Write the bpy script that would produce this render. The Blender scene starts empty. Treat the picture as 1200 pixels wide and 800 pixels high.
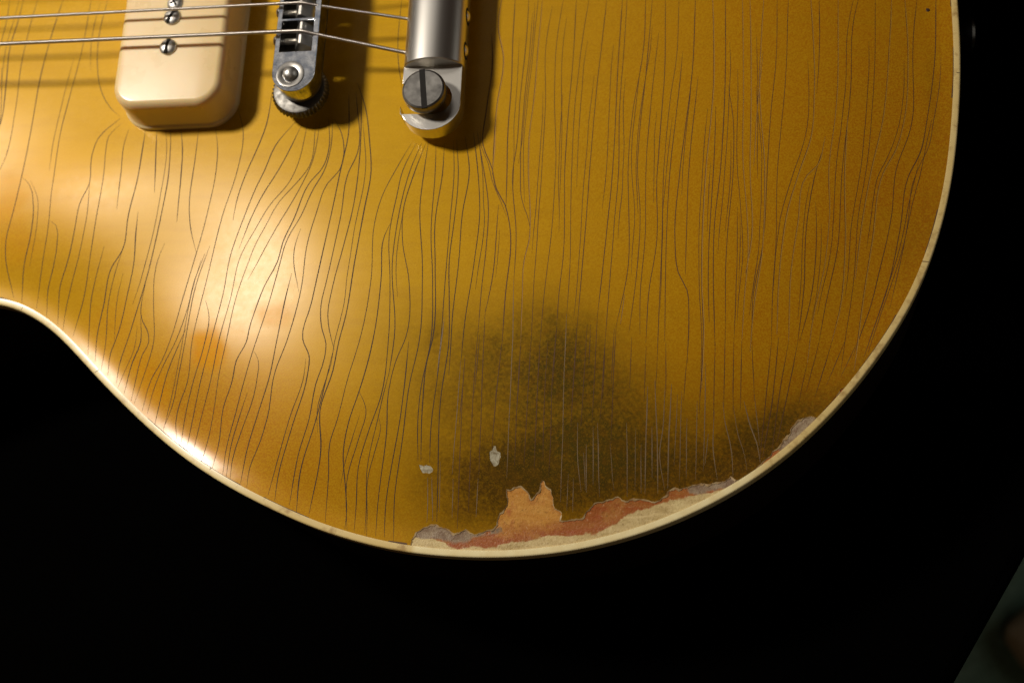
import bpy, bmesh, math, random
import numpy as np
from mathutils import Vector, Matrix
from mathutils.geometry import delaunay_2d_cdt

random.seed(7)
rng = np.random.default_rng(7)
scene = bpy.context.scene
COL = scene.collection

# ------------------------------------------------------------------ camera
CAM_R = np.array([[0.98581232, 0.05307951, 0.15923764],
                  [0.0, 0.94868277, -0.31622935],
                  [-0.16785131, 0.31174279, 0.93522317]])
CAM_D, CAM_F = 0.369122533, 1631.75
CAM_C = CAM_R @ np.array([0, 0, CAM_D])
cam_data = bpy.data.cameras.new('camera')
cam = bpy.data.objects.new('camera', cam_data)
COL.objects.link(cam)
m4 = Matrix.Identity(4)
for i in range(3):
    for j in range(3):
        m4[i][j] = CAM_R[i, j]
    m4[i][3] = CAM_C[i]
cam.matrix_world = m4
cam_data.sensor_width = 36.0
cam_data.lens = CAM_F / 1200 * 36.0
cam_data.clip_start = 0.02
cam_data.clip_end = 20
cam_data.dof.use_dof = True
cam_data.dof.focus_distance = 0.372
cam_data.dof.aperture_fstop = 11
scene.camera = cam

# ------------------------------------------------------------------ world, light, exposure
world = bpy.data.worlds.new('World')
scene.world = world
world.use_nodes = True
bg = world.node_tree.nodes['Background']
bg.inputs[0].default_value = (1.0, 0.50, 0.25, 1)
bg.inputs[1].default_value = 0.012

GX, GY, GYAW = -0.0572277961, 0.114369080, math.radians(-2.50779555)

def lamp(name, loc, aim, size, power, color):
    ld = bpy.data.lights.new(name, 'AREA')
    ld.shape = 'DISK'
    ld.size = size
    ld.energy = power
    ld.color = color
    o = bpy.data.objects.new(name, ld)
    o.location = loc
    d = Vector(aim) - Vector(loc)
    o.rotation_euler = d.to_track_quat('-Z', 'Y').to_euler()
    COL.objects.link(o)
    return o

KEY = (-0.50, 0.26, 0.645)
lamp('key_lamp', KEY, (-0.05, 0.03, 0), 0.11, 6.6, (1.0, 0.925, 0.825))
lamp('floor_fill', (1.25, 0.16, .42), (0.24, -.02, -.46), 1.0, 1.1, (1.0, 0.97, 0.88))  # unseen fill added to brighten the floor beyond the table
lamp('metal_fill', (-0.45, 1.35, 1.35), (-.05, 0, 0), 1.0, 1.15, (1.0, 0.93, 0.84))  # unseen panel added for the metal to reflect

lamp('camera_side_bounce', (0.1, -1.25, .95), (0, 0, 0), 1.0, .55, (1.0, 0.70, 0.44))

scene.view_settings.view_transform = 'Standard'
scene.view_settings.look = 'None'
scene.view_settings.exposure = 0
scene.view_settings.gamma = 1
scene.render.engine = 'CYCLES'
try:
    scene.cycles.use_denoising = True
except Exception:
    pass

# ------------------------------------------------------------------ calibration helpers (photo point -> point of the guitar, metres)
_c, _s = math.cos(GYAW), math.sin(GYAW)

def bp_world(px, py, z):
    d = CAM_R @ np.array([(px - 600) / CAM_F, (400 - py) / CAM_F, -1.0])
    t = (z - CAM_C[2]) / d[2]
    return CAM_C + t * d

def loc2(px, py, z):
    w = bp_world(px, py, z)
    x, y = w[0] - GX, w[1] - GY
    return np.array([_c * x + _s * y, -_s * x + _c * y])

def to_px(x, y, z):
    """guitar-local arrays -> photo coordinates, used to lay the stains where they are on the guitar"""
    wx = GX + _c * x - _s * y
    wy = GY + _s * x + _c * y
    v = np.stack([wx, wy, z], -1) - CAM_C
    q = v @ CAM_R
    return 600 + CAM_F * q[..., 0] / -q[..., 2], 400 - CAM_F * q[..., 1] / -q[..., 2]

def catmull(P, step, closed=False):
    P = np.asarray(P, float)
    n = len(P)
    out = []
    rngi = range(n if closed else n - 1)
    for i in rngi:
        if closed:
            p0, p1, p2, p3 = P[(i - 1) % n], P[i], P[(i + 1) % n], P[(i + 2) % n]
        else:
            p1, p2 = P[i], P[i + 1]
            p0 = P[i - 1] if i > 0 else 2 * p1 - p2
            p3 = P[i + 2] if i + 2 < n else 2 * p2 - p1
        # centripetal-ish: limit tangents by the segment length
        L = np.linalg.norm(p2 - p1)
        def tan(a, b, c):
            l1, l2 = np.linalg.norm(b - a) + 1e-9, np.linalg.norm(c - b) + 1e-9
            return ((b - a) / l1 * l2 + (c - b) / l2 * l1) / (l1 + l2)
        t1, t2 = tan(p0, p1, p2) * L, tan(p1, p2, p3) * L
        k = max(2, int(math.ceil(L / step)))
        for u in np.linspace(0, 1, k, endpoint=False):
            h00 = 2*u**3 - 3*u**2 + 1; h10 = u**3 - 2*u**2 + u
            h01 = -2*u**3 + 3*u**2; h11 = u**3 - u**2
            out.append(h00*p1 + h10*t1 + h01*p2 + h11*t2)
    if not closed:
        out.append(P[-1])
    return np.array(out)

def resample(P, step, closed=False):
    P = np.asarray(P)
    Q = np.vstack([P, P[:1]]) if closed else P
    seg = np.linalg.norm(np.diff(Q, axis=0), axis=1)
    s = np.concatenate([[0], np.cumsum(seg)])
    n = max(2, int(round(s[-1] / step)))
    t = np.linspace(0, s[-1], n + 1)
    R = np.stack([np.interp(t, s, Q[:, k]) for k in range(Q.shape[1])], 1)
    return R[:-1] if closed else R

def inside(pts, poly):
    pts = np.asarray(pts); poly = np.asarray(poly)
    r = np.zeros(len(pts), bool)
    x, y = pts[:, 0], pts[:, 1]
    n = len(poly); j = n - 1
    for i in range(n):
        xi, yi = poly[i]; xj, yj = poly[j]
        c = (yi > y) != (yj > y)
        if c.any():
            xx = (xj - xi) * (y - yi) / ((yj - yi) if yj != yi else 1e-12) + xi
            r ^= c & (x < xx)
        j = i
    return r

def dist_poly(pts, poly):
    """distance of points to a closed polyline, in chunks"""
    A = np.asarray(poly); B = np.roll(A, -1, 0)
    D = B - A; L2 = (D**2).sum(1) + 1e-18
    out = np.empty(len(pts))
    for k in range(0, len(pts), 4000):
        p = pts[k:k+4000, None, :]
        t = np.clip(((p - A) * D).sum(2) / L2, 0, 1)
        q = A + t[..., None] * D
        out[k:k+4000] = np.sqrt(((p - q)**2).sum(2).min(1))
    return out

def noise1(n, amp, k):
    """smooth 1-D noise"""
    m = max(3, int(n / k) + 3)
    v = rng.normal(0, amp, m)
    return np.interp(np.linspace(0, m - 1, n), np.arange(m), v)

# ------------------------------------------------------------------ object helpers
def link(name, me, mats, parent=None, smooth=True):
    if not isinstance(mats, (list, tuple)):
        mats = [mats]
    for m in mats:
        me.materials.append(m)
    if smooth:
        for p in me.polygons:
            p.use_smooth = True
    o = bpy.data.objects.new(name, me)
    COL.objects.link(o)
    if parent is not None:
        o.parent = parent
    return o

def mesh_from(name, verts, faces):
    me = bpy.data.meshes.new(name)
    me.from_pydata([tuple(v) for v in verts], [], [tuple(f) for f in faces])
    me.update()
    return me

class MB:
    def __init__(self):
        self.v, self.f, self.mi = [], [], []
    def add(self, v, f, mi=0):
        o = len(self.v)
        self.v += [tuple(map(float, p)) for p in v]
        self.f += [tuple(i + o for i in q) for q in f]
        self.mi += [mi] * len(f)
    def loft(self, rings, cap0=True, cap1=True, closed=True, mi=0):
        n = len(rings[0]); v = [p for r in rings for p in r]; f = []
        for a in range(len(rings) - 1):
            for i in range(n if closed else n - 1):
                j = (i + 1) % n
                f.append((a*n+i, a*n+j, (a+1)*n+j, (a+1)*n+i))
        if cap0: f.append(tuple(reversed(range(n))))
        if cap1: f.append(tuple((len(rings)-1)*n + i for i in range(n)))
        self.add(v, f, mi)
    def lathe(self, prof, c, n=32, axis='z', mi=0, cap=True):
        """prof: list of (r, h) from bottom up"""
        rings = []
        for r, h in prof:
            ring = []
            for i in range(n):
                a = 2*math.pi*i/n
                p = (r*math.cos(a), r*math.sin(a), h)
                if axis == 'x': p = (h, p[0], p[1])
                if axis == 'y': p = (p[1], h, p[0])
                ring.append((p[0]+c[0], p[1]+c[1], p[2]+c[2]))
            rings.append(ring)
        self.loft(rings, cap, cap, True, mi)
    def box(self, a, b, mi=0):
        x0, y0, z0 = a; x1, y1, z1 = b
        v = [(x0,y0,z0),(x1,y0,z0),(x1,y1,z0),(x0,y1,z0),(x0,y0,z1),(x1,y0,z1),(x1,y1,z1),(x0,y1,z1)]
        self.add(v, [(3,2,1,0),(4,5,6,7),(0,1,5,4),(1,2,6,5),(2,3,7,6),(3,0,4,7)], mi)
    def tube(self, path, r, n=10, mi=0):
        P = np.asarray(path, float)
        T = np.gradient(P, axis=0); T /= np.linalg.norm(T, axis=1)[:, None]
        rings = []
        up = np.array([0, 0, 1.0])
        for p, t in zip(P, T):
            s = np.cross(t, up)
            if np.linalg.norm(s) < 1e-6: s = np.array([1.0, 0, 0])
            s /= np.linalg.norm(s); u = np.cross(s, t)
            rings.append([p + r*(math.cos(2*math.pi*i/n)*s + math.sin(2*math.pi*i/n)*u) for i in range(n)])
        self.loft(rings, True, True, True, mi)
    def build(self, name, mats, parent=None, smooth=True, bevel=0, seg=2, angle=35, loc=None):
        me = mesh_from(name, self.v, self.f)
        bm = bmesh.new(); bm.from_mesh(me)
        bmesh.ops.recalc_face_normals(bm, faces=bm.faces)
        bm.to_mesh(me); bm.free()
        for p, k in zip(me.polygons, self.mi):
            p.material_index = k
        o = link(name, me, mats, parent, smooth)
        if smooth:
            me.set_sharp_from_angle(angle=math.radians(angle))
        if bevel:
            md = o.modifiers.new('bevel', 'BEVEL'); md.width = bevel; md.segments = seg
            md.limit_method = 'ANGLE'; md.angle_limit = math.radians(angle); md.harden_normals = False
        if loc is not None: o.location = loc
        return o

def prism_holes(mb, outline, holes, z0, z1, mi=0):
    """plate with through holes"""
    outline = [tuple(p) for p in outline]
    loops = [outline] + [[tuple(p) for p in h] for h in holes]
    pts, edges = [], []
    for L in loops:
        o = len(pts); pts += [Vector(p) for p in L]
        edges += [(o+i, o+(i+1) % len(L)) for i in range(len(L))]
    r = delaunay_2d_cdt(pts, edges, [], 0, 1e-9)
    V = np.array([tuple(p) for p in r[0]]); T = np.array([f for f in r[2] if len(f) == 3])
    cen = V[T].mean(1)
    ok = inside(cen, outline)
    for h in holes: ok &= ~inside(cen, h)
    T = T[ok]
    n = len(V)
    mb.add([(x, y, z1) for x, y in V] + [(x, y, z0) for x, y in V],
           [tuple(t) for t in T] + [tuple(n + i for i in reversed(t)) for t in T], mi)
    o = len(mb.v) - 2*n
    cnt = {}
    for t in T:
        for a, b in ((t[0], t[1]), (t[1], t[2]), (t[2], t[0])):
            k = (min(a, b), max(a, b)); cnt.setdefault(k, []).append((a, b))
    for k, l in cnt.items():
        if len(l) == 1:
            a, b = l[0]
            mb.f.append((o+b, o+a, o+n+a, o+n+b)); mb.mi.append(mi)

def rrect(x0, y0, x1, y1, r, n=6):
    out = []
    for cx, cy, a0 in ((x1-r, y1-r, 0), (x0+r, y1-r, 90), (x0+r, y0+r, 180), (x1-r, y0+r, 270)):
        for i in range(n + 1):
            a = math.radians(a0 + 90*i/n)
            out.append((cx + r*math.cos(a), cy + r*math.sin(a)))
    return out

def weld(o):
    bm = bmesh.new(); bm.from_mesh(o.data)
    bmesh.ops.remove_doubles(bm, verts=bm.verts, dist=1e-6)
    bmesh.ops.recalc_face_normals(bm, faces=bm.faces)
    bm.to_mesh(o.data); bm.free()

# ------------------------------------------------------------------ materials
class NT:
    def __init__(self, name):
        self.m = bpy.data.materials.new(name); self.m.use_nodes = True
        self.t = self.m.node_tree; self.b = self.t.nodes['Principled BSDF']
        self.oc = self.t.nodes.new('ShaderNodeTexCoord').outputs['Object']
    def n(self, kind, **kw):
        x = self.t.nodes.new('ShaderNode' + kind)
        for k, v in kw.items(): setattr(x, k, v)
        return x
    def l(self, a, b): self.t.links.new(a, b)
    def set(self, sock, v):
        if hasattr(v, 'links') or hasattr(v, 'is_linked'): self.l(v, sock)
        else: sock.default_value = v
    def noise(self, scale, detail=3, rough=.55, vec=None, stretch=None, dist=0):
        x = self.n('TexNoise'); x.inputs['Scale'].default_value = scale
        x.inputs['Detail'].default_value = detail; x.inputs['Roughness'].default_value = rough
        x.inputs['Distortion'].default_value = dist
        v = vec or self.oc
        if stretch:
            mp = self.n('Mapping'); mp.inputs['Scale'].default_value = stretch
            self.l(v, mp.inputs['Vector']); v = mp.outputs[0]
        self.l(v, x.inputs['Vector']); return x.outputs['Fac']
    def math(self, op, a, b=0.0, clamp=False):
        x = self.n('Math', operation=op, use_clamp=clamp)
        self.set(x.inputs[0], a); self.set(x.inputs[1], b); return x.outputs[0]
    def rng(self, v, a, b, c=0., d=1.):
        x = self.n('MapRange'); x.clamp = True
        self.set(x.inputs[0], v)
        for i, k in enumerate((a, b, c, d)): x.inputs[i+1].default_value = k
        return x.outputs[0]
    def mix(self, f, a, b, blend='MIX'):
        x = self.n('Mix', data_type='RGBA', blend_type=blend); x.clamp_factor = True
        self.set(x.inputs[0], f)
        for s, v in ((x.inputs[6], a), (x.inputs[7], b)):
            if isinstance(v, tuple): s.default_value = v if len(v) == 4 else (*v, 1)
            else: self.l(v, s)
        return x.outputs[2]
    def attr(self, name):
        return self.n('Attribute', attribute_name=name).outputs['Fac']
    def bump(self, h, strength, dist):
        x = self.n('Bump'); x.inputs['Strength'].default_value = strength
        x.inputs['Distance'].default_value = dist
        self.l(h, x.inputs['Height']); self.l(x.outputs[0], self.b.inputs['Normal'])
    def p(self, **kw):
        for k, v in kw.items():
            s = self.b.inputs[k.replace('_', ' ')]
            if isinstance(v, tuple) and len(v) == 3 and 'Radius' not in k: v = (*v, 1)
            self.set(s, v)
        return self.m

def mat_gold():
    t = NT('aged_gold_finish')
    wear, amber_falloff, dull, olive = t.attr('wear'), t.attr('amber_falloff'), t.attr('dull'), t.attr('olive')
    fine = t.noise(2300, 2, .7)
    mid = t.noise(420, 4, .65)
    broad = t.noise(38, 3, .5)
    grain = t.noise(300, 3, .6, stretch=(.18, 1, 1))
    gold = (0.50, 0.272, 0.003)
    c = t.mix(t.rng(amber_falloff, 0, 1), gold, (0.38, 0.128, 0.0035))
    c = t.mix(t.rng(dull, 0, 1), c, (0.50, 0.185, 0.002))
    c = t.mix(t.rng(broad, .35, .7, 0, .25), c, (0.47, 0.235, 0.005))
    c = t.mix(t.rng(grain, .45, .75, 0, .36), c, (0.36, 0.172, 0.005))
    c = t.mix(t.rng(fine, .38, .62, 0, .42), c, (0.60, 0.35, 0.008))
    # worn, blackened lacquer: the wear mask broken up by grain and speckle
    w = t.math('ADD', wear, t.math('MULTIPLY', t.math('SUBTRACT', mid, .5), t.math('MULTIPLY', wear, .5)))
    w = t.math('ADD', w, t.math('MULTIPLY', t.math('SUBTRACT', fine, .5), t.math('MULTIPLY', wear, .7)))
    sp = t.noise(1050, 3, .7)
    w = t.math('ADD', w, t.math('MULTIPLY', t.math('SUBTRACT', sp, .5), t.math('MULTIPLY', wear, 1.15)))
    dark = t.mix(t.rng(olive, 0, 1), (0.052, 0.025, 0.003), (0.055, 0.040, 0.006))
    dark = t.mix(t.rng(mid, .42, .66, 0, .6), dark, (0.13, 0.058, 0.005))
    dark = t.mix(t.rng(fine, .54, .66, 0, .55), dark, (0.24, 0.115, 0.006))
    c = t.mix(t.rng(w, .02, 1.0, 0, .97), c, dark)
    r = t.math('ADD', t.rng(fine, .3, .7, .42, .50), t.math('MULTIPLY', wear, .12))
    t.bump(t.math('ADD', fine, t.math('MULTIPLY', mid, t.math('MULTIPLY', wear, 2.0))), .25, .00006)
    met = t.rng(wear, 0, 1, .10, .05)
    edge = t.attr('edge')
    cw = t.math('MULTIPLY', t.math('SUBTRACT', 1.0, t.math('MULTIPLY', dull, .85)), t.rng(wear, 0, .7, .33, .02))
    cw = t.math('MULTIPLY', cw, t.math('SUBTRACT', 1.0, t.math('MULTIPLY', t.attr('matte'), .85), True))
    cw = t.math('ADD', cw, t.math('MULTIPLY', edge, .45), True)
    return t.p(Base_Color=c, Metallic=met, Roughness=r, Coat_Weight=cw, Coat_Roughness=t.math('SUBTRACT', t.rng(mid, .3, .7, .25, .29), t.math('MULTIPLY', edge, .09)), Coat_IOR=1.5, Specular_IOR_Level=.03)

def mat_simple(name, col, rough=.5, metal=0., coat=0., coat_r=.1, var=.0, scale=200, col2=None, bump=0, bscale=800, sss=0.):
    t = NT(name)
    c = col
    if col2 is not None:
        c = t.mix(t.rng(t.noise(scale, 4, .6), .35, .7), col, col2)
    if bump:
        t.bump(t.noise(bscale, 3, .6), bump, .0001)
    rr = t.rng(t.noise(scale*1.7, 3), .3, .7, rough*.8, rough*1.2) if col2 is not None else rough
    return t.p(Base_Color=c, Roughness=rr, Metallic=metal, Coat_Weight=coat, Coat_Roughness=coat_r, Subsurface_Weight=sss, Subsurface_Radius=(.004, .0025, .0012), Subsurface_Scale=1.0)

M = {}
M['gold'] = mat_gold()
M['crack'] = mat_simple('crack_dark', (0.035, 0.014, 0.004), .7)
M['crack_soft'] = mat_simple('crack_soft', (0.095, 0.036, 0.006), .7)
M['crack_pale'] = mat_simple('crack_pale', (0.20, 0.13, 0.065), .6)  # whitish lifted lacquer, with the light its edges catch put into the colour
M['crack_lip'] = mat_simple('crack_lip', (0.50, 0.25, 0.008), .6, .0)
M['cream'] = mat_simple('cream_plastic', (0.80, 0.60, 0.31), .30, 0, .25, .12, col2=(0.78, 0.57, 0.285), scale=60, sss=.45)
M['nickel'] = mat_simple('aged_nickel', (0.74, 0.71, 0.65), .30, 1.0)
M['screw'] = mat_simple('screw_nickel', (0.74, 0.72, 0.68), .45, 1.0, col2=(.5, .48, .44), scale=900)
M['wheel'] = mat_simple('dark_nickel', (0.22, 0.21, 0.19), .55, 1.0, col2=(.15, .14, .125), scale=400)
M['chrome'] = mat_simple('worn_chrome', (0.80, 0.81, 0.83), .15, 1.0, col2=(0.22, 0.26, 0.34), scale=330, bump=.30, bscale=500)
M['steel'] = mat_simple('tarnished_steel', (0.31, 0.295, 0.27), .33, 1.0, col2=(0.19, 0.18, 0.165), scale=250, bump=.04)
M['slot'] = mat_simple('slot_dark', (0.012, 0.010, 0.008), .95)
M['cavity'] = mat_simple('bridge_cavity', (0.10, 0.085, 0.06), .45, .8)
M['string'] = mat_simple('string_steel', (0.62, 0.58, 0.54), .32, 1.0)
M['side'] = mat_simple('dark_mahogany', (0.012, 0.005, 0.003), .35, 0, .3, .2)
M['hole'] = mat_simple('dark_speck', (0.03, 0.008, 0.004), .6)
M['primer'] = None

def mat_binding():
    t = NT('aged_binding')
    sc = t.attr('scraped')
    n = t.noise(260, 4, .6); nb = t.noise(45, 3)
    c = t.mix(t.rng(nb, .35, .7), (0.72, 0.53, 0.20), (0.77, 0.59, 0.26))
    c = t.mix(t.rng(n, .54, .70, 0, .6), c, (0.30, 0.15, 0.035))
    c2 = t.mix(t.rng(n, .4, .7), (0.92, 0.79, 0.44), (0.84, 0.68, 0.34))
    c = t.mix(sc, c, c2)
    return t.p(Base_Color=c, Roughness=.42, Coat_Weight=.3, Coat_Roughness=.2)
M['binding'] = mat_binding()

def mat_chip(name, a, b, c3=None, stretch=(1, 1, 1), scale=350):
    t = NT(name)
    n = t.noise(scale, 5, .65, stretch=stretch, dist=.6); n2 = t.noise(1500, 3, .6)
    c = t.mix(t.rng(n, .36, .66), a, b)
    if c3: c = t.mix(t.rng(t.noise(170, 4, .6), .56, .70, 0, .8), c, c3)
    c = t.mix(t.rng(n2, .5, .75, 0, .25), c, tuple(x*.5 for x in b))
    t.bump(n, .5, .0002)
    return t.p(Base_Color=c, Roughness=.62)
M['wood'] = mat_chip('bare_maple', (0.55, 0.27, 0.085), (0.47, 0.20, 0.055), (0.40, 0.11, 0.035), (.25, 1.3, 1), 420)
M['primer'] = mat_chip('red_primer', (0.36, 0.080, 0.028), (0.30, 0.10, 0.030), (0.42, 0.19, 0.06), (.6, 1, 1), 300)
M['sealer'] = mat_chip('grey_sealer', (0.28, 0.20, 0.12), (0.17, 0.11, 0.065), (0.22, 0.07, 0.03))
M['pale_edge'] = mat_chip('pale_worn_maple', (0.50, 0.38, 0.16), (0.36, 0.27, 0.11), (0.62, 0.48, 0.26), (.5, 1, 1), 200)
def mat_exposed():
    t = NT('exposed_layers')
    n = t.noise(330, 5, .68, dist=.5); gr = t.noise(430, 5, .65, stretch=(.25, 1.3, 1), dist=.5); f = t.noise(1500, 3, .65); b = t.noise(150, 4, .6)
    j = t.math('MULTIPLY', t.math('SUBTRACT', n, .5), 1.3)
    def wgt(nm, a=.35, c=.65): return t.rng(t.math('ADD', t.attr(nm), j), a, c)
    red = t.mix(t.rng(gr, .35, .65), (0.34, 0.078, 0.017), (0.36, 0.125, 0.024))
    red = t.mix(t.rng(b, .52, .68, 0, .7), red, (0.46, 0.215, 0.045))
    wood = t.mix(t.rng(gr, .36, .66), (0.66, 0.33, 0.07), (0.56, 0.24, 0.04))
    wood = t.mix(t.rng(b, .55, .66, 0, .8), wood, (0.42, 0.12, 0.035))
    grey = t.mix(t.rng(n, .4, .6), (0.36, 0.27, 0.17), (0.22, 0.14, 0.085))
    pale = t.mix(t.rng(gr, .35, .65), (0.66, 0.50, 0.23), (0.46, 0.33, 0.13))
    pale = t.mix(t.rng(b, .5, .65, 0, .7), pale, (0.72, 0.57, 0.27))
    c = t.mix(wgt('w_wood', .2, .8), red, wood)
    c = t.mix(wgt('w_grey'), c, grey)
    c = t.mix(wgt('w_pale', .4, .6), c, pale)
    c = t.mix(t.rng(f, .55, .72, 0, .55), c, (0.16, 0.065, 0.02))
    c = t.mix(t.rng(f, .40, .28, 0, .35), c, (0.72, 0.52, 0.30))
    t.bump(t.math('ADD', n, t.math('MULTIPLY', f, .4)), .7, .0003)
    return t.p(Base_Color=c, Roughness=.42, Specular_IOR_Level=.3)
M['exposed'] = mat_exposed()
M['flake'] = mat_chip('pale_ding', (0.52, 0.48, 0.34), (0.20, 0.15, 0.07), scale=700)
M['grime'] = mat_simple('seam_grime', (0.10, 0.045, 0.012), .7)
M['ledge'] = mat_simple('lacquer_ledge', (0.52, 0.38, 0.19), .5, col2=(0.26, 0.13, 0.04), scale=500)
M['broken_edge'] = mat_simple('broken_lacquer_edge', (0.62, 0.50, 0.30), .5)

# ------------------------------------------------------------------ the setting
TABLE_Z = -0.0585
def table():
    a = bp_world(1204, 648, TABLE_Z); b = bp_world(1112, 812, TABLE_Z)
    d = (b - a)[:2]; d /= np.linalg.norm(d)
    A = a[:2] - d*1.2; B = a[:2] + d*.42
    poly = [tuple(A), tuple(B), (-.75, B[1]), (-.75, A[1])]
    mb = MB(); prism_holes(mb, poly, [], TABLE_Z - .03, TABLE_Z)
    t = NT('black_cloth')
    n = t.noise(900, 3, .6)
    t.bump(n, .3, .0003)
    m = t.p(Base_Color=(.0007, .00065, .0006), Roughness=1.0, Specular_IOR_Level=0.0)
    o = mb.build('black_table', m, None, smooth=False, bevel=.004)
    o['kind'] = 'structure'; o['label'] = 'matte black surface the guitar lies on'
table()
def floor():
    t = NT('green_carpet')
    n = t.noise(38, 4, .65); n2 = t.noise(300, 3)
    c = t.mix(t.rng(n, .35, .65), (.16, .30, .22), (.24, .36, .28))
    c = t.mix(t.rng(n2, .4, .7, 0, .4), c, (.10, .12, .08))
    t.bump(n2, .6, .003)
    m = t.p(Base_Color=c, Roughness=.95)
    z = -.46
    o = link('floor', mesh_from('floor', [(-3, -3, z), (3, -3, z), (3, 3, z), (-3, 3, z)], [(0, 1, 2, 3)]), m, None, False)
    o['kind'] = 'structure'; o['label'] = 'dark green floor out of focus below the table'
    # the blurred pale brown thing on the floor at the corner of the picture
    p = bp_world(1183, 737, z + .02)
    mb = MB(); rings = []
    L = .17
    for i in range(19):
        u = i/18
        r = max(.02, 1 - (1 - min(1, u/.45))**2.2)**.5*(1 - .15*max(0, u - .5)) if u < .96 else .55
        w = .033*r; h = .013*(.45 + .55*r)
        rings.append([(u*L, w*math.cos(a), h*(math.sin(a) + 1)) for a in np.linspace(0, 2*math.pi, 20, endpoint=False)])
    mb.loft(rings)
    s = mb.build('rounded_object', mat_simple('tan_plain', (.55, .45, .29), .9, col2=(.46, .37, .24)), None, loc=(p[0], p[1], z + .001))  # unidentified object, given a rounded form by guess
    s.rotation_euler = (0, 0, math.radians(-12))
    s['label'] = 'blurred pale tan rounded object on the green floor at the bottom right corner'
    s['category'] = 'rounded_object'
floor()

# ------------------------------------------------------------------ the guitar: body outline
root = bpy.data.objects.new('electric_guitar', None)
COL.objects.link(root)
root.location = (GX, GY, 0); root.rotation_euler = (0, 0, GYAW)
root['label'] = 'crackled gold top electric guitar with cream binding and bare chipped edge lying on black'
root['category'] = 'guitar'

EDGE_Z = -0.0098
OUT_PX = [(0,354),(19,360),(42,371),(65,389),(97,425),(136,466),(170,499),(205,529),(248,559),(288,582),(327,601),
 (375,622),(412,633),(450,643),(487,649),(530,652.5),(570,654),(620,652),(670,646),(720,635),(770,619.5),(815,600.5),(862,576),
 (896,554),(934,524.5),(958,502),(980,479.5),(1000,457),(1019,433),(1045,396),(1075,345),(1095,295),(1107,255),(1118,200),
 (1124,137),(1126.5,75),(1125,30),(1122.5,0)]
low = [loc2(x, y, EDGE_Z) for x, y in OUT_PX]
lower = [p for p in low]
MM = .001
up_m = [np.array([p[0], -p[1]]) for p in reversed(low) if p[1] < -.012]
pts = lower + up_m
pts += [np.array(p)*MM for p in [(-112, 92), (-140, 99), (-168, 110), (-192, 110), (-206, 94), (-200, 72), (-186, 50), (-178, 30),
        (-200, 27), (-250, 26), (-253, -26), (-251, -60), (-238, -92), (-208, -117), (-172, -121), (-140, -110), (-118, -99)]]
OUT = resample(catmull(np.array(pts), .0012, True), .0013, True)
# light smoothing
for _ in range(60):
    OUT = .5*OUT + .25*(np.roll(OUT, 1, 0) + np.roll(OUT, -1, 0))
Tn = np.roll(OUT, -1, 0) - np.roll(OUT, 1, 0); Tn /= np.linalg.norm(Tn, axis=1)[:, None]
NRM = np.stack([Tn[:, 1], -Tn[:, 0]], 1)          # outward for a counter-clockwise outline
area = .5*np.sum(OUT[:, 0]*np.roll(OUT[:, 1], -1) - OUT[:, 1]*np.roll(OUT[:, 0], -1))
if area < 0: NRM = -NRM
BW = .0019
INN = OUT - NRM*BW

# arched top: slope as a function of the distance to the edge
DM = .0165
_d = np.linspace(0, .12, 1200)
_u = np.clip((_d - .0032)/.005, 0, 1); _u = _u*_u*(3 - 2*_u)
_g = .22*(_d/DM)*np.exp(1 - _d/DM)*_u - .016*(1 - _u)            # a slight upturned lip at the very edge, as carved tops have
_z = np.concatenate([[0], np.cumsum((_g[1:] + _g[:-1])/2*np.diff(_d))]); _z *= -EDGE_Z/_z[-1]
def z_of_d(d): return EDGE_Z + np.interp(d, _d, _z)
DOUT = OUT[::2]
def top_z(xy):
    xy = np.asarray(xy); return z_of_d(dist_poly(xy, DOUT))
def on_top(P):
    """photo points -> points on the arched top"""
    P = np.asarray(P, float)
    z = np.full(len(P), -.004)
    for _ in range(6):
        q = np.array([loc2(a, b, c) for (a, b), c in zip(P, z)])
        z = bil(GZ, q[:, 0], q[:, 1])
    return np.column_stack([q, z])

# smooth height map on a grid -> smooth normals everywhere
GH = .00125
gx = np.arange(-.262, .192, GH); gy = np.arange(-.178, .178, GH)
GXX, GYY = np.meshgrid(gx, gy, indexing='ij')
GZ = z_of_d(dist_poly(np.column_stack([GXX.ravel(), GYY.ravel()]), DOUT)).reshape(GXX.shape)
for _ in range(3):
    GZ[1:-1, 1:-1] = .4*GZ[1:-1, 1:-1] + .15*(GZ[2:, 1:-1] + GZ[:-2, 1:-1] + GZ[1:-1, 2:] + GZ[1:-1, :-2])
def local_tilt(px, py, zz, sx, sy, rx, ry):
    # gentle local rise or fall added to the arch to steer the highlight
    c = loc2(px, py, zz); u = GXX - c[0]; v = GYY - c[1]
    return (sx*u + sy*v)*np.exp(-(u/rx)**2 - (v/ry)**2)
GZ = GZ + local_tilt(300, 305, -.003, .045, -.02, .038, .032) + local_tilt(50, 130, -.003, -.03, -.05, .045, .040) \
     + local_tilt(35, 212, -.004, .055, -.025, .042, .020) + local_tilt(245, 395, -.005, -.035, -.080, .034, .026) + local_tilt(40, 360, -.009, .03, .12, .034, .022) + local_tilt(235, 530, -.009, .075, -.062, .034, .022)
GDX, GDY = np.gradient(GZ, GH, GH)
def bil(A, x, y):
    u = np.clip((x - gx[0])/GH, 0, len(gx) - 1.001); v = np.clip((y - gy[0])/GH, 0, len(gy) - 1.001)
    i = u.astype(int); j = v.astype(int); a = u - i; b = v - j
    return A[i, j]*(1-a)*(1-b) + A[i+1, j]*a*(1-b) + A[i, j+1]*(1-a)*b + A[i+1, j+1]*a*b
def nrm_at(x, y):
    n = np.stack([-bil(GDX, x, y), -bil(GDY, x, y), np.ones_like(x)], -1)
    return n/np.linalg.norm(n, axis=-1)[..., None]

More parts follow.
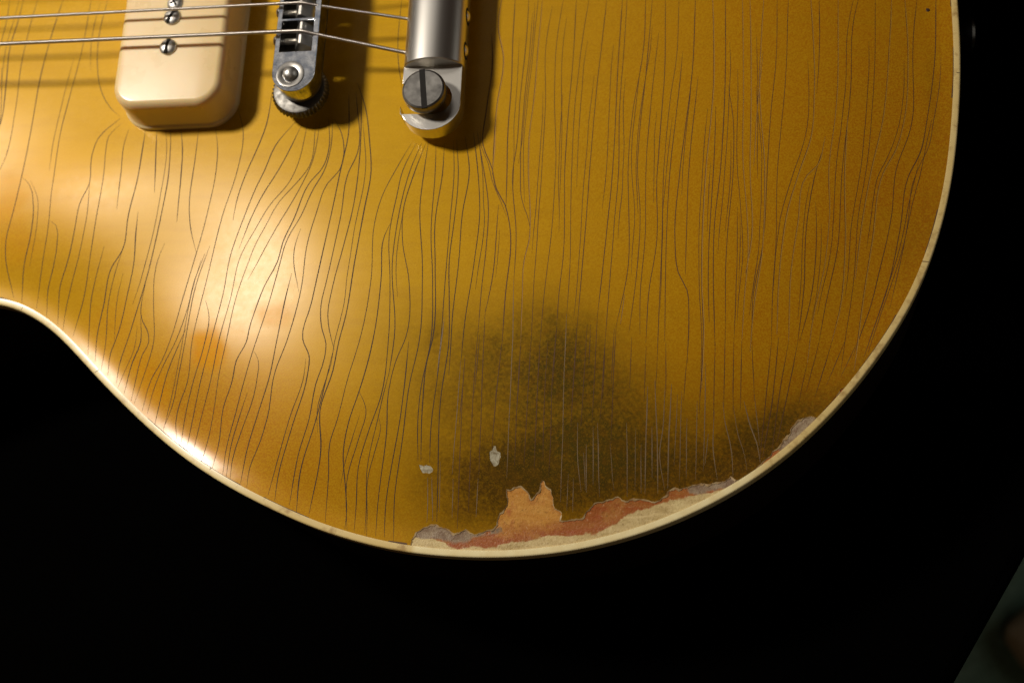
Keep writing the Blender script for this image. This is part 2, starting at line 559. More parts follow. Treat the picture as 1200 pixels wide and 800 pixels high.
# ------------------------------------------------------------------ chips (photo coordinates, traced)
CHIP_TOP = [(482,632),(486,625),(497,619),(503,615),(511,613),(517,616),(524,619),(531,624),(538,622),(546,620),(552,624.5),(561,624),(570,623),(576,620),(582,616),
 (583,608),(585,602),(590,598),(595,592),(596,583),(594,572.5),(599,573.5),(603,571),(611,570.5),(616,573),(621,577),(623,584),(628,579),(632,572),(634,566),(637,561),
 (640,566),(641,570),(646,572),(647,581),(650,592),(654,597),(659,600),(658.5,609),(667,610),(678,609),(684,605),(688,598),(692,592),(696,588),(702,588),(710,584),(717,584),
 (723,581),(729,585.5),(735,587),(742,582),(749,583),(755,584),(764,586),(772,585.5),(779,581),(783,577),(788,570),(796,571),(808,568.5),(820,566),(834,565),(843,563.5),
 (851,562),(855,558.5),(861,563),(868,564),(873,565)]
CHIP_LOW = [(880,572),(850,590),(800,615),(720,645),(640,660),(560,662),(500,655),(480,645)]
CHIP = CHIP_TOP + CHIP_LOW
PALE = [(524,645),(545,642),(570,641.5),(602,635),(622,633),(645,627),(668,628),(695,625),(708,621),(720,615),(735,602),(745,599),(767,591.5),(798,582),(827,578),(845,573),(862,571)] + [(880,572),(850,592),(800,618),(720,648),(640,662),(560,664),(524,660)]
WOODP = [(594,571),(600,568),(611,566),(621,574),(623,582),(632,568),(637,556),(646,568),(650,590),(660,598),(660,606),(655,611),(646,617),(630,616),(618,620),(604,622),(594,621),(585,624),(581,618),(582,605)]
GREYA = [(478,640),(482,622),(512,608),(534,620),(552,621),(572,621),(586,618),(588,622),(574,627),(556,629),(546,634),(534,636),(522,632),(505,630),(492,640)]
CREAMA = [(478,650),(479,630),(490,629.5),(506,631),(517,634),(526,640),(536,643),(520,652)]
GREYB = [(806,568),(834,560),(856,552),(880,560),(876,570),(862,573),(846,572),(830,576),(816,580),(806,577)]
CHIP2 = [(876,556),(885,547),(895,538.5),(903,532),(911,524),(915,519),(921,513),(926,506),(929,499),(934,493.5),(940,490),(949,487.5),(957,490),(961,497)] + [(968,502),(940,530),(905,556),(884,570)]
GREYC = [(908,521),(920,505),(928,490),(940,482),(958,484),(966,500),(940,524),(924,532),(917,529)]
CHIP3 = [(957,493),(964,482),(975,468),(985,457),(995,448)] + [(1004,452),(985,478),(962,503)]
DINGS = [[(574.5,528),(577,526),(578,521),(581,521.5),(582,527),(586,531),(585,538),(583,545),(579,547),(576,541),(573,537)],
         [(491,544),(495,545),(500,543.5),(506,546),(508.5,550),(506,554),(500,556),(495,553),(492,549)]]

def rough_poly(px, amp=.00010, step=.0005):
    P = resample(on_top(px)[:, :2], step, True); n = len(P)
    q = np.stack([noise1(n, amp*2.2, 4) + noise1(n, amp*1.3, 2), noise1(n, amp*2.2, 4) + noise1(n, amp*1.3, 2)], 1)
    q[:3] *= .3; q[-3:] *= .3
    return P + q + rng.normal(0, amp*.5, P.shape)
polys = [('main', rough_poly(CHIP)), ('edge', rough_poly(CHIP2)), ('sliver', rough_poly(CHIP3, .00005)),
         ('ding', rough_poly(DINGS[0], .0001, .0005)), ('ding', rough_poly(DINGS[1], .0001, .0005))]
def zone(px): return on_top(px)[:, :2]
ZP, ZW, ZGA, ZCA, ZGB, ZGC = [zone(q) for q in (PALE, WOODP, GREYA, CREAMA, GREYB, GREYC)]

# ------------------------------------------------------------------ top mesh by constrained triangulation
def build_top():
    pts, edges = [], []
    def loop(P):
        o = len(pts); pts.extend(map(tuple, P)); n = len(P)
        edges.extend((o+i, o+(i+1) % n) for i in range(n))
    loop(INN)
    for _, P in polys: loop(P)
    for P in (ZP, ZW, ZGA, ZCA, ZGB, ZGC): loop(resample(P, .0008, True))
    def grid(x0, x1, y0, y1, h):
        X, Y = np.meshgrid(np.arange(x0, x1, h), np.arange(y0, y1, h))
        X = X + (np.arange(X.shape[0]) % 2)[:, None]*h*.5
        g = np.column_stack([X.ravel(), Y.ravel()]); return g + rng.normal(0, h*.04, g.shape)
    A = grid(-.105, .187, -.172, .012, .0014)
    B = grid(-.26, .19, -.18, .18, .006)
    B = B[~((B[:, 0] > -.108) & (B[:, 1] < .015))]
    G = np.vstack([A, B])
    ok = inside(G, INN) & (dist_poly(G, INN) > .0007)
    for _, P in polys: ok &= dist_poly(G, P) > .0004
    G = G[ok]
    pts.extend(map(tuple, G))
    r = delaunay_2d_cdt([Vector(p) for p in pts], edges, [], 0, 1e-7)
    V = np.array([tuple(p) for p in r[0]]); T = np.array([f for f in r[2] if len(f) == 3])
    cen = V[T].mean(1)
    a = V[T[:, 1]] - V[T[:, 0]]; b = V[T[:, 2]] - V[T[:, 0]]
    flip = (a[:, 0]*b[:, 1] - a[:, 1]*b[:, 0]) < 0
    T[flip] = T[flip][:, ::-1]
    k = inside(cen, INN); T = T[k]; cen = cen[k]
    return V, T, cen
V, T, CEN = build_top()
chipmask = np.zeros(len(T), int)
for i, (nm, P) in enumerate(polys):
    chipmask[inside(CEN, P)] = i + 1

def smooth_mesh(name, verts2, tris, drop, mats, parent, wall=0, wallmat=1):
    used = np.unique(tris); remap = -np.ones(len(verts2), int); remap[used] = np.arange(len(used))
    v2 = verts2[used]; t = remap[tris]
    z = bil(GZ, v2[:, 0], v2[:, 1]) - drop
    v3 = np.column_stack([v2, z]); faces = [tuple(q) for q in t]; mi = [0]*len(faces)
    nv = len(v3)
    if wall:
        cnt = {}
        for q in t:
            for a, b in ((q[0], q[1]), (q[1], q[2]), (q[2], q[0])):
                k = (min(a, b), max(a, b)); cnt[k] = None if k in cnt else (a, b)
        low_i = {}; extra = []
        for e in cnt.values():
            if e is None: continue
            for q in e:
                if q not in low_i:
                    low_i[q] = nv + len(extra); extra.append((v3[q, 0], v3[q, 1], v3[q, 2] - wall))
        for e in cnt.values():
            if e is None: continue
            a, b = e; faces.append((b, a, low_i[a], low_i[b])); mi.append(wallmat)
        if extra: v3 = np.vstack([v3, np.array(extra)])
    me = mesh_from(name, v3, faces)
    for p, k in zip(me.polygons, mi): p.material_index = k
    o = link(name, me, mats, parent)
    n = np.zeros((len(v3), 3)); n[:nv] = nrm_at(v2[:, 0], v2[:, 1])
    # custom normals on the flat faces only
    me.normals_split_custom_set_from_vertices([tuple(q) if np.any(q) else (0, 0, 0) for q in n])
    return o, v2, v3

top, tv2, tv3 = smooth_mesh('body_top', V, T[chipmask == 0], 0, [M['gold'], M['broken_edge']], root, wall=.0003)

# stains and wear as they lie on the guitar, with lamp falloff painted in at right
def blob(px, py, cx, cy, rx, ry, rot=0, p=1.0):
    a = math.radians(rot); dx, dy = px - cx, py - cy
    u = (dx*math.cos(a) + dy*math.sin(a))/rx; v = (-dx*math.sin(a) + dy*math.cos(a))/ry
    return np.exp(-(u*u + v*v)**p)
PX, PY = to_px(tv3[:, 0], tv3[:, 1], tv3[:, 2])
def vnoise(px, py, cell, seed):
    g = np.random.default_rng(seed).normal(0, 1, (140, 140)); u = (px + 400)/cell; v = (py + 1200)/cell
    i = np.floor(u).astype(int) % 139; j = np.floor(v).astype(int) % 139; a = u - np.floor(u); b = v - np.floor(v)
    a = a*a*(3 - 2*a); b = b*b*(3 - 2*b)
    return g[i, j]*(1-a)*(1-b) + g[i+1, j]*a*(1-b) + g[i, j+1]*(1-a)*b + g[i+1, j+1]*a*b
vn = .6*vnoise(PX, PY, 46, 1) + .4*vnoise(PX, PY, 21, 2) + .3*vnoise(PX, PY, 11, 3)
vm = .6*vnoise(PX, PY, 46, 4) + .4*vnoise(PX, PY, 21, 5) + .3*vnoise(PX, PY, 11, 6)
wx, wy = PX + 9*vn, PY + 8*vm
wear = (.40*blob(wx, wy, 655, 400, 66, 52, 25) + .30*blob(wx, wy, 605, 415, 125, 75, 0, .9) + .50*blob(wx, wy, 630, 490, 145, 95, 0, 1.2)
        + .80*blob(wx, wy, 725, 575, 190, 58, -4, 1.15) + .34*blob(wx, wy, 770, 515, 130, 60, -6, 1.0) + .85*blob(wx, wy, 915, 508, 96, 44, -34, 1.0)
        + .22*blob(wx, wy, 510, 450, 70, 90) + .40*blob(wx, wy, 540, 595, 85, 60) + .25*blob(PX, PY, 512, 385, 9, 24, 10) + .14*blob(wx, wy, 490, 390, 60, 22)
        + .30*blob(wx, wy, 1010, 430, 95, 24, -52) + .30*blob(PX, PY, 1130, 200, 45, 260, 8, 1.5) + .24*blob(wx, wy, 1090, 110, 9, 55) + .24*blob(wx, wy, 1072, 290, 20, 70, 14))  # right-edge terms also hold the lamp's falloff as darker colour
wear += .30*blob(wx, wy, 700, 462, 95, 66, 20) + .22*blob(wx, wy, 610, 540, 80, 40)
wear *= .88 + .05*vn
amber_falloff = np.clip((PX - 470)/520, 0, 1)*1.0 + .25*np.clip((PY - 380)/220, 0, 1) + .35*blob(PX, PY, 1110, 200, 50, 260, 8)  # browns and darkens the gold rightward, painting in the lamp's falloff
amber_falloff += .75*blob(PX, PY, 270, 500, 210, 95, 30) + .3*blob(PX, PY, 40, 250, 90, 90)
sx_, sy_ = PX + 5*vn, PY + 5*vm
dull = 1.15*(.9*blob(sx_, sy_, 241, 410, 22, 24, 0, 3) + .7*blob(sx_, sy_, 176, 445, 22, 40, -28, 2) + .4*blob(sx_, sy_, 312, 366, 24, 16, 0, 2) + .45*blob(wx, wy, 8, 232, 16, 34, 20, 2)
        + .35*blob(wx, wy, 25, 280, 24, 30, 0, 2) + .3*blob(wx, wy, 130, 390, 30, 40, 0, 1.5))
matte = .8*blob(PX, PY, 95, 205, 75, 55, 0, 1.3) + .6*blob(PX, PY, 0, 150, 60, 60)
olive = blob(PX, PY, 650, 400, 120, 85) + .7*blob(PX, PY, 710, 480, 170, 90) + .5*blob(PX, PY, 700, 540, 90, 40) + .6*blob(PX, PY, 900, 490, 60, 30)
full = len(top.data.vertices)
edge = np.exp(-(dist_poly(tv2, DOUT)/.0075)**4)*np.clip((PX[:len(tv2)] - 90)/110, 0, 1); edge = np.concatenate([edge, np.zeros(full - len(edge))]) if len(edge) < full else edge
for nm, a in (('matte', matte), ('edge', edge), ('wear', wear), ('amber_falloff', amber_falloff), ('dull', dull), ('olive', olive)):
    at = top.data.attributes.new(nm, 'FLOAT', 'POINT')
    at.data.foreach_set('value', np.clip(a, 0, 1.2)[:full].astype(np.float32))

# exposed layers
mainT = T[chipmask == 1]; mc = CEN[chipmask == 1]
pal = inside(mc, ZP); wd = inside(mc, ZW) & ~pal; ca = inside(mc, ZCA) & ~wd & ~pal; ga = (inside(mc, ZGA) | inside(mc, ZGB)) & ~wd & ~pal & ~ca
red = ~(pal | wd | ca | ga)
def chip(name, tris, mat, label, drop=.00022):
    if len(tris):
        o, v2, v3 = smooth_mesh(name, V, tris, drop, [M[mat]], top)
        if mat == 'exposed':
            for nm, zs, wd_ in (('w_wood', [ZW], .0034), ('w_grey', [ZGA, ZGB, ZGC], .0010), ('w_pale', [ZP, ZCA], .0006)):
                a = np.zeros(len(v2))
                for Z in zs:
                    sd = dist_poly(v2, Z)*np.where(inside(v2, Z), 1, -1); a = np.maximum(a, np.clip(.5 + sd/(2*wd_), 0, 1))
                at = o.data.attributes.new(nm, 'FLOAT', 'POINT'); at.data.foreach_set('value', a.astype(np.float32))
        if label: o['label'] = label
chip('bare_wood', mainT[wd], 'exposed', 'orange bare maple where the gold has flaked away')
chip('primer_layer', mainT[red], 'exposed', 'red brown primer exposed along the chipped edge')
gl = mc[:, 0] < .10
chip('sealer_layer', mainT[ga & gl], 'exposed', 'grey sealer at the pickup side end of the long chip')
chip('sealer_layer', mainT[ga & ~gl], 'exposed', 'grey sealer at the far end of the long chip')
def rim(P, name='broken_edge'):
    # ragged ledge of broken lacquer just inside a chip
    n = len(P); t_ = np.roll(P, -1, 0) - np.roll(P, 1, 0); t_ /= np.linalg.norm(t_, axis=1)[:, None] + 1e-12
    nn = np.stack([-t_[:, 1], t_[:, 0]], 1)
    ar = np.sum(P[:, 0]*np.roll(P[:, 1], -1) - P[:, 1]*np.roll(P[:, 0], -1))
    if ar < 0: nn = -nn
    wdt = np.abs(noise1(n, .00028, 3)) + np.abs(rng.normal(0, .00008, n)) + .00006
    Q = P + nn*wdt[:, None]
    ok = inside(P, INN) & inside(Q, INN)
    v = [(*p, float(bil(GZ, p[:1], p[1:])[0]) - .00001) for p in P] + [(*q, float(bil(GZ, q[:1], q[1:])[0]) - .00010) for q in Q]
    f = [(i, (i+1) % n, n + (i+1) % n, n + i) for i in range(n) if ok[i] and ok[(i+1) % n]]
    if f: link(name, mesh_from(name, v, f), M['ledge'], top)
for nm, P in polys:
    if nm != 'ding': rim(P)
chip('worn_edge', mainT[pal | ca], 'exposed', 'pale scraped maple beside the binding')
e2 = T[chipmask == 2]; c2 = CEN[chipmask == 2]; gc = inside(c2, ZGC)
chip('sealer_layer', e2[gc], 'exposed', 'small rounded grey chip against the binding')
chip('primer_layer', e2[~gc], 'exposed', 'narrow orange red chip against the binding')
chip('primer_layer', T[chipmask == 3], 'exposed', 'thin orange sliver along the binding')
chip('ding', T[chipmask == 4], 'flake', 'pale upright ding in the dark worn patch', .0001)
chip('ding', T[chipmask == 5], 'flake', 'pale ding left of the other', .0001)

# ------------------------------------------------------------------ binding, sides, back
def body_rest():
    prof = [(-BW, -.006), (-BW, .00002), (-.0006, .00002), (-.00022, -.0001), (-.00004, -.0004), (0, -.0009), (0, -.0040)]
    z0 = bil(GZ, INN[:, 0], INN[:, 1])
    mb = MB(); rings = []
    for k, (o, h) in enumerate(prof):
        P = OUT + NRM*o
        rings.append([(P[i, 0], P[i, 1], z0[i] + h) for i in range(len(P))])
    n = len(OUT)
    v = [p for r in rings for p in r]; f = []
    for a in range(len(rings) - 1):
        for i in range(n):
            j = (i + 1) % n; f.append((a*n+i, a*n+j, (a+1)*n+j, (a+1)*n+i))
    mb.add(v, f)
    o = mb.build('binding', M['binding'], root, angle=60)
    co = np.array(v); bx, by = to_px(co[:, 0], co[:, 1], co[:, 2])
    sc = np.clip((bx - 483)/3, 0, 1)*np.clip((900 - bx)/30, 0, 1)*(by > 500)
    sc = np.maximum(sc, np.clip((300-bx)/40, 0, 1)*.35)
    at = o.data.attributes.new('scraped', 'FLOAT', 'POINT'); at.data.foreach_set('value', sc.astype(np.float32))
    mb = MB(); rings = []
    zb = TABLE_Z + .0003
    for off, h in [(-.0003, EDGE_Z - .0034), (-.0002, EDGE_Z - .010), (-.0002, zb + .003), (-.001, zb + .0008), (-.003, zb)]:
        P = OUT + NRM*off; rings.append([(x, y, h) for x, y in P])
    mb.loft(rings, True, True)
    mb.build('body_side', M['side'], root, angle=50)
body_rest()

# ------------------------------------------------------------------ cracks in the lacquer (traced)
CR = [
 [(12,-6),(8,24),(2,48),(-4,70)], [(2,80),(2,100),(0,145),(-4,170)],
 [(29,-6),(20,30),(12,55),(7,100),(2,140),(-4,160)], [(46,-6),(33,40),(26,70),(18,130),(2,195),(-4,205)],
 [(76,-6),(59,47),(47,92),(37,150),(27,200),(15,250),(7,282),(7,307),(14,340)],
 [(26,208),(34,215),(39,238),(36,275),(28,312),(26,347)],
 [(108,-6),(96,60),(82,112),(70,160),(64,200),(60,228),(57,262),(50,307),(44,353)],
 [(59,259),(66,265),(67,285),(62,315),(56,340),(55,362)],
 [(128,-6),(117,37),(114,75),(120,110),(130,127),(141,137)],
 [(141,139),(115,162),(107,185),(105,215),(94,237),(87,272),(80,305),(71,335),(68,372)],
 [(105,215),(102,250),(94,292),(86,325),(75,375),(74,384)],
 [(142,145),(127,160),(124,175),(122,200),(112,260),(105,305),(100,340),(86,392)],
 [(151,152),(145,170),(142,200),(137,245)],
 [(171,150),(166,180),(162,205),(150,255),(144,292),(130,315),(122,355),(113,400),(112,420)],
 [(144,292),(135,320),(127,355),(124,400),(119,432)],
 [(122,288),(115,315),(107,350),(104,400),(103,418)],
 [(162,248),(159,275),(157,307),(150,342),(135,400),(130,412),(126,442)],
 [(184,152),(183,170),(182,200),(181,226)],
 [(200,150),(200,175),(198,200),(192,237),(184,275),(172,325),(160,365),(149,400),(140,427),(136,452)],
 [(171,330),(166,355),(165,370),(174,393),(174,402),(167,415),(160,440),(154,468)],
 [(165,372),(165,400),(155,425),(146,459)],
 [(193,285),(185,305),(181,325),(180,355),(180,400),(175,420),(167,445),(158,471)],
 [(212,150),(214,175),(212,205),(207,260)],
 [(233,150),(228,190),(225,210),(222,232),(224,270),(230,296)],
 [(252,148),(255,175),(253,200),(245,242),(230,297),(215,347),(199,400),(190,422),(177,445),(167,480)],
 [(240,297),(227,332),(220,360),(206,400),(192,427),(180,457),(172,488)],
 [(246,288),(231,330),(222,370),(217,400),(210,437),(202,475),(190,505)],
 [(218,385),(211,400),(196,437),(187,472),(183,490)],
 [(279,128),(285,152),(278,200),(260,255),(246,312),(234,360),(225,400),(219,450),(210,475),(206,495),(207,514)],
 [(241,352),(245,370),(240,400),(227,445),(217,487),(212,520)],
 [(319,108),(312,147),(300,178),(290,200),(277,237),(273,258)],
 [(346,143),(322,172),(310,200),(300,220),(285,257),(270,300),(261,345),(247,400),(235,447),(225,495),(219,525)],
 [(354,145),(337,180),(326,200),(307,230),(293,258),(280,292)],
 [(361,143),(347,198),(340,212),(315,242),(300,267),(282,300),(270,350),(256,400),(247,445),(235,492),(225,535)],
 [(370,143),(362,196),(347,215),(327,237),(310,267),(300,285),(290,310),(275,355),(265,400),(257,437),(252,472),(245,510),(237,540)],
 [(375,143),(366,190),(356,212),(345,232),(325,265),(310,292),(300,311),(290,328)],
 [(385,140),(386,170),(379,195),(362,215),(344,257),(332,282),(325,307),(310,335),(300,360),(292,385),(289,400),(277,422),(272,447),(262,477),(256,522),(249,548)],
 [(390,140),(388,172),(380,200),(367,222),(352,255),(337,280),(325,320),(315,355),(300,400),(296,412),(285,450),(277,482),(265,525),(261,555)],
 [(298,412),(303,422),(302,440),(297,465),(285,500),(272,540),(270,560)],
 [(290,460),(280,490),(270,525),(265,558)],
 [(392,140),(400,155),(398,200),(384,215),(370,252),(360,287),(354,332),(336,400),(322,437),(314,487),(305,517),(292,550),(289,576)],
 [(352,268),(345,290),(344,305),(350,342)],
 [(342,320),(335,347),(327,385),(324,400),(315,445),(302,485),(290,525),(282,565)],
 [(409,112),(408,160),(399,200),(390,242),(377,300),(365,355),(355,400),(362,415),(360,440),(342,500),(325,562),(321,592)],
 [(358,420),(356,440),(340,487),(327,532),(314,580)],
 [(417,108),(419,180),(407,205),(400,250),(390,297),(382,332),(376,360),(377,385),(382,402),(380,420),(370,450),(362,492),(350,530),(339,592)],
 [(424,110),(421,190),(414,242),(402,290),(390,335),(384,370),(389,400),(392,410)],
 [(419,98),(428,125),(433,165),(435,200),(427,245),(415,310),(405,370),(397,400),(390,435),(375,480),(376,525),(362,602)],
 [(390,413),(370,492),(352,552),(347,600)],
 [(482,168),(464,198),(447,232),(439,262),(435,325),(421,400),(407,445),(395,492),(386,520),(385,555),(381,612)],
 [(457,262),(450,277),(447,325),(437,400),(422,455),(407,500),(402,530),(405,575),(406,600),(404,620)],
 [(421,459),(429,477),(420,515),(407,560),(406,602),(407,621)],
 [(488,168),(472,200),(465,230),(456,275),(457,325),(455,400),(447,462),(432,505),(420,547),(417,597),(415,623)],
 [(494,168),(480,202),(464,270),(460,300),(462,397),(455,440)],
 [(457,432),(445,482),(430,550),(429,597),(427,625)],
 [(499,168),(486,202),(472,250),(472,287),(479,325),(475,397),(465,420),(455,462),(453,505),(446,560),(442,597),(440,628)],
 [(444,489),(446,500),(440,525),(431,560),(430,600)],
 [(502,166),(497,200),(492,242),(495,312),(491,400),(480,450),(472,512),(462,590),(461,628)],
 [(479,400),(470,482),(460,540),(452,590),(450,630)],
 [(511,168),(510,200),(505,275),(507,330),(505,397),(492,462),(489,500),(490,540)],
 [(521,168),(519,200),(510,262),(510,312),(507,397),(500,425),(495,475),(493,540)],
 [(531,165),(532,200),(527,262),(520,350),(514,430),(505,500),(503,560)],
 [(535,164),(537,200),(532,262),(527,300),(526,397),(516,470),(513,560),(512,612)],
 [(545,160),(550,200),(542,250),(537,312),(530,375),(526,440)],
 [(555,156),(560,200),(562,250),(555,312),(545,375),(540,425)],
 [(559,154),(567,200),(572,237),(570,287),(565,330),(560,390)],
 [(576,40),(577,75),(570,130),(566,170),(577,198),(581,220),(592,240),(597,262),(592,350),(588,405)],
 [(589,-6),(584,33),(590,65),(582,125),(577,205)], [(584,240),(577,325),(569,365)],
 [(604,-6),(601,45),(599,100),(595,150),(594,200),(593,242)],
 [(471,-6),(467,75),(470,95),(471,106)],
 [(620,-6),(616,57),(610,112),(605,175),(601,200),(605,275),(602,330)],
 [(624,15),(621,62),(615,112),(610,195),(611,232),(621,265),(621,278)],
 [(636,-6),(631,50),(625,120),(620,162),(619,200),(621,257),(620,280),(614,305),(612,350),(610,405)],
 [(647,7),(640,55),(639,125),(635,198),(630,270),(625,340),(622,405)],
 [(661,-6),(652,55),(650,100),(651,200),(646,275),(637,350),(633,400)],
 [(676,-6),(672,62),(667,120),(662,200),(660,300),(655,345),(652,385)],
 [(691,-6),(681,57),(675,112),(670,200),(667,325),(664,370)],
 [(712,-6),(702,80),(695,150),(691,200),(685,280),(679,350),(676,382)],
 [(730,-6),(725,62),(722,125),(718,200),(712,262),(705,325),(700,370)],
 [(735,-6),(730,75),(726,125),(725,200),(720,262),(715,325),(709,400)],
 [(757,-6),(755,50),(741,135),(736,200),(737,242),(736,312),(722,383)],
 [(732,345),(727,380)],
 [(765,-6),(757,87),(747,197),(750,250),(747,312),(737,390)],
 [(772,37),(760,150),(757,200),(756,275),(750,350),(750,392)],
 [(780,-6),(779,75),(772,175),(770,200),(769,287),(760,345),(757,402)],
 [(796,-6),(792,75),(786,112),(778,200),(775,300),(772,375),(770,425)],
 [(800,60),(794,120),(785,200),(780,312),(779,400)],
 [(815,-6),(812,75),(797,200),(791,282),(795,320),(805,340),(807,370),(805,425)],
 [(818,90),(807,200),(804,287),(803,322)],
 [(835,-6),(836,100),(827,200),(822,312),(824,397),(822,455)],
 [(839,125),(836,200),(832,262),(830,307),(831,378)],
 [(850,-6),(850,87),(845,190),(837,270),(836,325),(838,405)],
 [(853,100),(859,137),(859,200),(852,280),(850,325),(850,385)], [(864,242),(864,287),(860,400)],
 [(870,-6),(871,100),(871,200),(875,250),(877,290),(872,350),(869,402)],
 [(879,-6),(880,100),(879,200),(880,285),(873,322)],
 [(895,-6),(890,100),(896,200),(892,300),(882,370),(879,412)], [(894,60),(888,120),(883,195)],
 [(911,-6),(909,75),(904,125),(899,200),(894,287),(882,350),(881,400)],
 [(924,-6),(920,100),(911,200),(909,287),(905,350),(904,400)],
 [(950,-6),(954,100),(950,162),(937,200),(922,250),(915,300),(912,337),(910,392)],
 [(960,-6),(960,70),(957,110)], [(967,160),(957,195),(946,205),(935,262),(927,317),(924,400)],
 [(962,180),(955,205),(946,257),(942,337),(935,400)], [(956,237),(957,262),(950,350),(937,400)],
 [(982,-6),(980,125),(971,200),(972,250),(967,305),(952,375),(946,425)],
 [(1007,-6),(1000,25),(997,100),(987,200),(980,300),(967,360),(960,400)],
 [(993,137),(990,200),(990,295),(986,350),(975,400)],
 [(1026,-6),(1025,75),(1015,200),(1005,260),(1001,320),(990,400)],
 [(1045,-6),(1041,75),(1035,137),(1021,200),(1010,260),(1002,327)],
 [(1060,-6),(1064,62),(1060,137),(1050,175),(1036,200),(1022,282),(1010,360),(1005,400)],
 [(1075,-6),(1070,50),(1067,150),(1050,200),(1045,250),(1030,320),(1020,360),(1010,388)],
 [(1097,-6),(1095,75),(1087,137),(1078,180),(1065,205),(1055,267),(1040,337),(1024,385)],
 [(1092,140),(1078,205),(1070,235),(1060,282),(1028,380)],
]
CR_MID = [[(740,395),(738,455)],[(757,405),(755,470)],[(770,425),(768,460)],[(780,400),(780,465)],[(805,420),(801,470)],[(824,400),(819,485)],[(838,400),(836,495)],
 [(850,380),(848,480)],[(860,400),(859,485)],[(869,400),(868,480)],[(881,400),(884,470)],[(904,400),(898,460),(893,512)],[(912,395),(905,470),(899,505)],[(924,400),(915,450),(909,495)],
 [(935,400),(925,450),(917,488)],[(946,425),(936,472)],[(960,400),(945,458)],[(975,400),(955,465)],[(990,400),(968,452)],[(1005,400),(985,442)],[(720,385),(716,450)],[(709,400),(706,470)],
 [(692,380),(690,430)],[(676,385),(672,455)],[(588,405),(580,470)],[(562,392),(556,460)],[(545,420),(538,500)],[(610,405),(606,480)],[(633,400),(629,470)],[(652,385),(648,450)]]
CR_PALE = [[(677,495),(677,540),(681,576)],[(684,530),(685,552),(686,574)],[(687,520),(687,577)],[(695,500),(695,568)],[(700,495),(701,540),(702,582)],[(715,520),(719,574)],
 [(734,495),(735,540),(735,582)],[(751,520),(751,578)],[(759,452),(757,520),(756,578)],[(767,445),(770,517),(771,578)],[(779,450),(777,500),(773,530),(779,574)],[(787,450),(784,512),(782,572)],
 [(794,462),(790,545)],[(799,458),(796,564)],[(817,470),(815,562)],[(827,425),(826,490),(824,552)],[(837,480),(836,530),(841,562)],[(830,508),(826,545)],[(847,470),(850,495),(856,520),(859,558)],
 [(860,475),(865,510),(872,532),(876,556)],[(872,470),(880,500),(887,520),(891,542)],[(884,462),(890,522)],[(501,553),(501,600),(500,618)],[(506,553),(507,610)],[(516,540),(515,600)],
 [(531,560),(530,606)],[(512,440),(520,376)],[(521,372),(514,430)],[(560,560),(558,605)],[(666,555),(664,598)],[(672,560),(671,600)],[(745,500),(744,575)],[(764,500),(764,560)],[(805,490),(804,560)]]

CR_THRU = [[(588,402),(583,450),(577,520),(574,585)],[(602,328),(600,420),(596,500),(594,560)],[(610,403),(606,470),(603,545)],[(622,402),(618,470),(614,550)],[(633,398),(629,470),(626,552)],
 [(652,383),(647,450),(645,520),(643,558)],[(664,368),(661,440),(659,520),(657,588)],[(676,380),(672,440),(669,500)],[(700,368),(697,430),(694,495)],[(709,398),(706,450),(703,492)],[(722,381),(719,440),(716,520)],
 [(560,388),(555,450),(552,520),(549,600)],[(540,423),(535,490),(530,555)],[(569,360),(566,420),(563,500),(561,560)],[(545,415),(541,480),(538,560),(536,610)],[(688,380),(684,450),(681,500)],[(642,400),(638,470),(636,540)]]
def ribbon(px, w, kind):
    px = [tuple(map(float, p)) for p in px]
    if kind in ('plain', 'soft', 'lip') and len(px) > 2 and px[-1][1] > px[0][1]:
        e = np.array(px[-1]); d = e - np.array(px[-2]); d /= np.linalg.norm(d) + 1e-9
        if dist_poly(on_top([e])[:, :2], INN)[0] < .0075: px = px + [tuple(e + d*16), tuple(e + d*34)]   # runs out at the binding
    P = on_top(catmull(np.array(px, float), 12))[:, :2]
    P = resample(P, .0013)
    n = len(P)
    if n < 4: return None
    t = np.gradient(P, axis=0); t /= np.linalg.norm(t, axis=1)[:, None] + 1e-12
    s = np.column_stack([-t[:, 1], t[:, 0]])
    if s[:, 0].mean() < 0: s = -s                       # s points towards +X
    P = P + s*noise1(n, .00004, 8)[:, None]
    keep = inside(P, INN)
    for nm, Q in polys: keep &= ~inside(P, Q)
    idx = np.where(keep)[0]
    if len(idx) < 4: return None
    # longest run
    runs = np.split(idx, np.where(np.diff(idx) != 1)[0] + 1); idx = max(runs, key=len)
    if len(idx) < 4: return None
    P, s = P[idx], s[idx]; n = len(P)
    z = bil(GZ, P[:, 0], P[:, 1])
    wid = w*(.88 + np.abs(noise1(n, .18, 9)))
    e = np.minimum(np.arange(n), np.arange(n)[::-1])
    wid *= np.clip(.25 + e/7., 0, 1)
    mb = MB()
    up = .00003
    def strip(a, b, za, zb, mi):
        A = P + s*a[:, None]; B = P + s*b[:, None]
        zA = bil(GZ, A[:, 0], A[:, 1]) + za; zB = bil(GZ, B[:, 0], B[:, 1]) + zb
        v = [(A[i, 0], A[i, 1], zA[i]) for i in range(n)] + [(B[i, 0], B[i, 1], zB[i]) for i in range(n)]
        mb.add(v, [(i, n+i, n+i+1, i+1) for i in range(n-1)], mi)
    strip(-wid/2, wid/2, up, up, 0)
    if kind == 'lip':
        strip(wid/2, wid*1.05, up, .00005, 1)
        strip(wid*1.05, wid*1.6, .00005, 0.0, 1)
    return mb

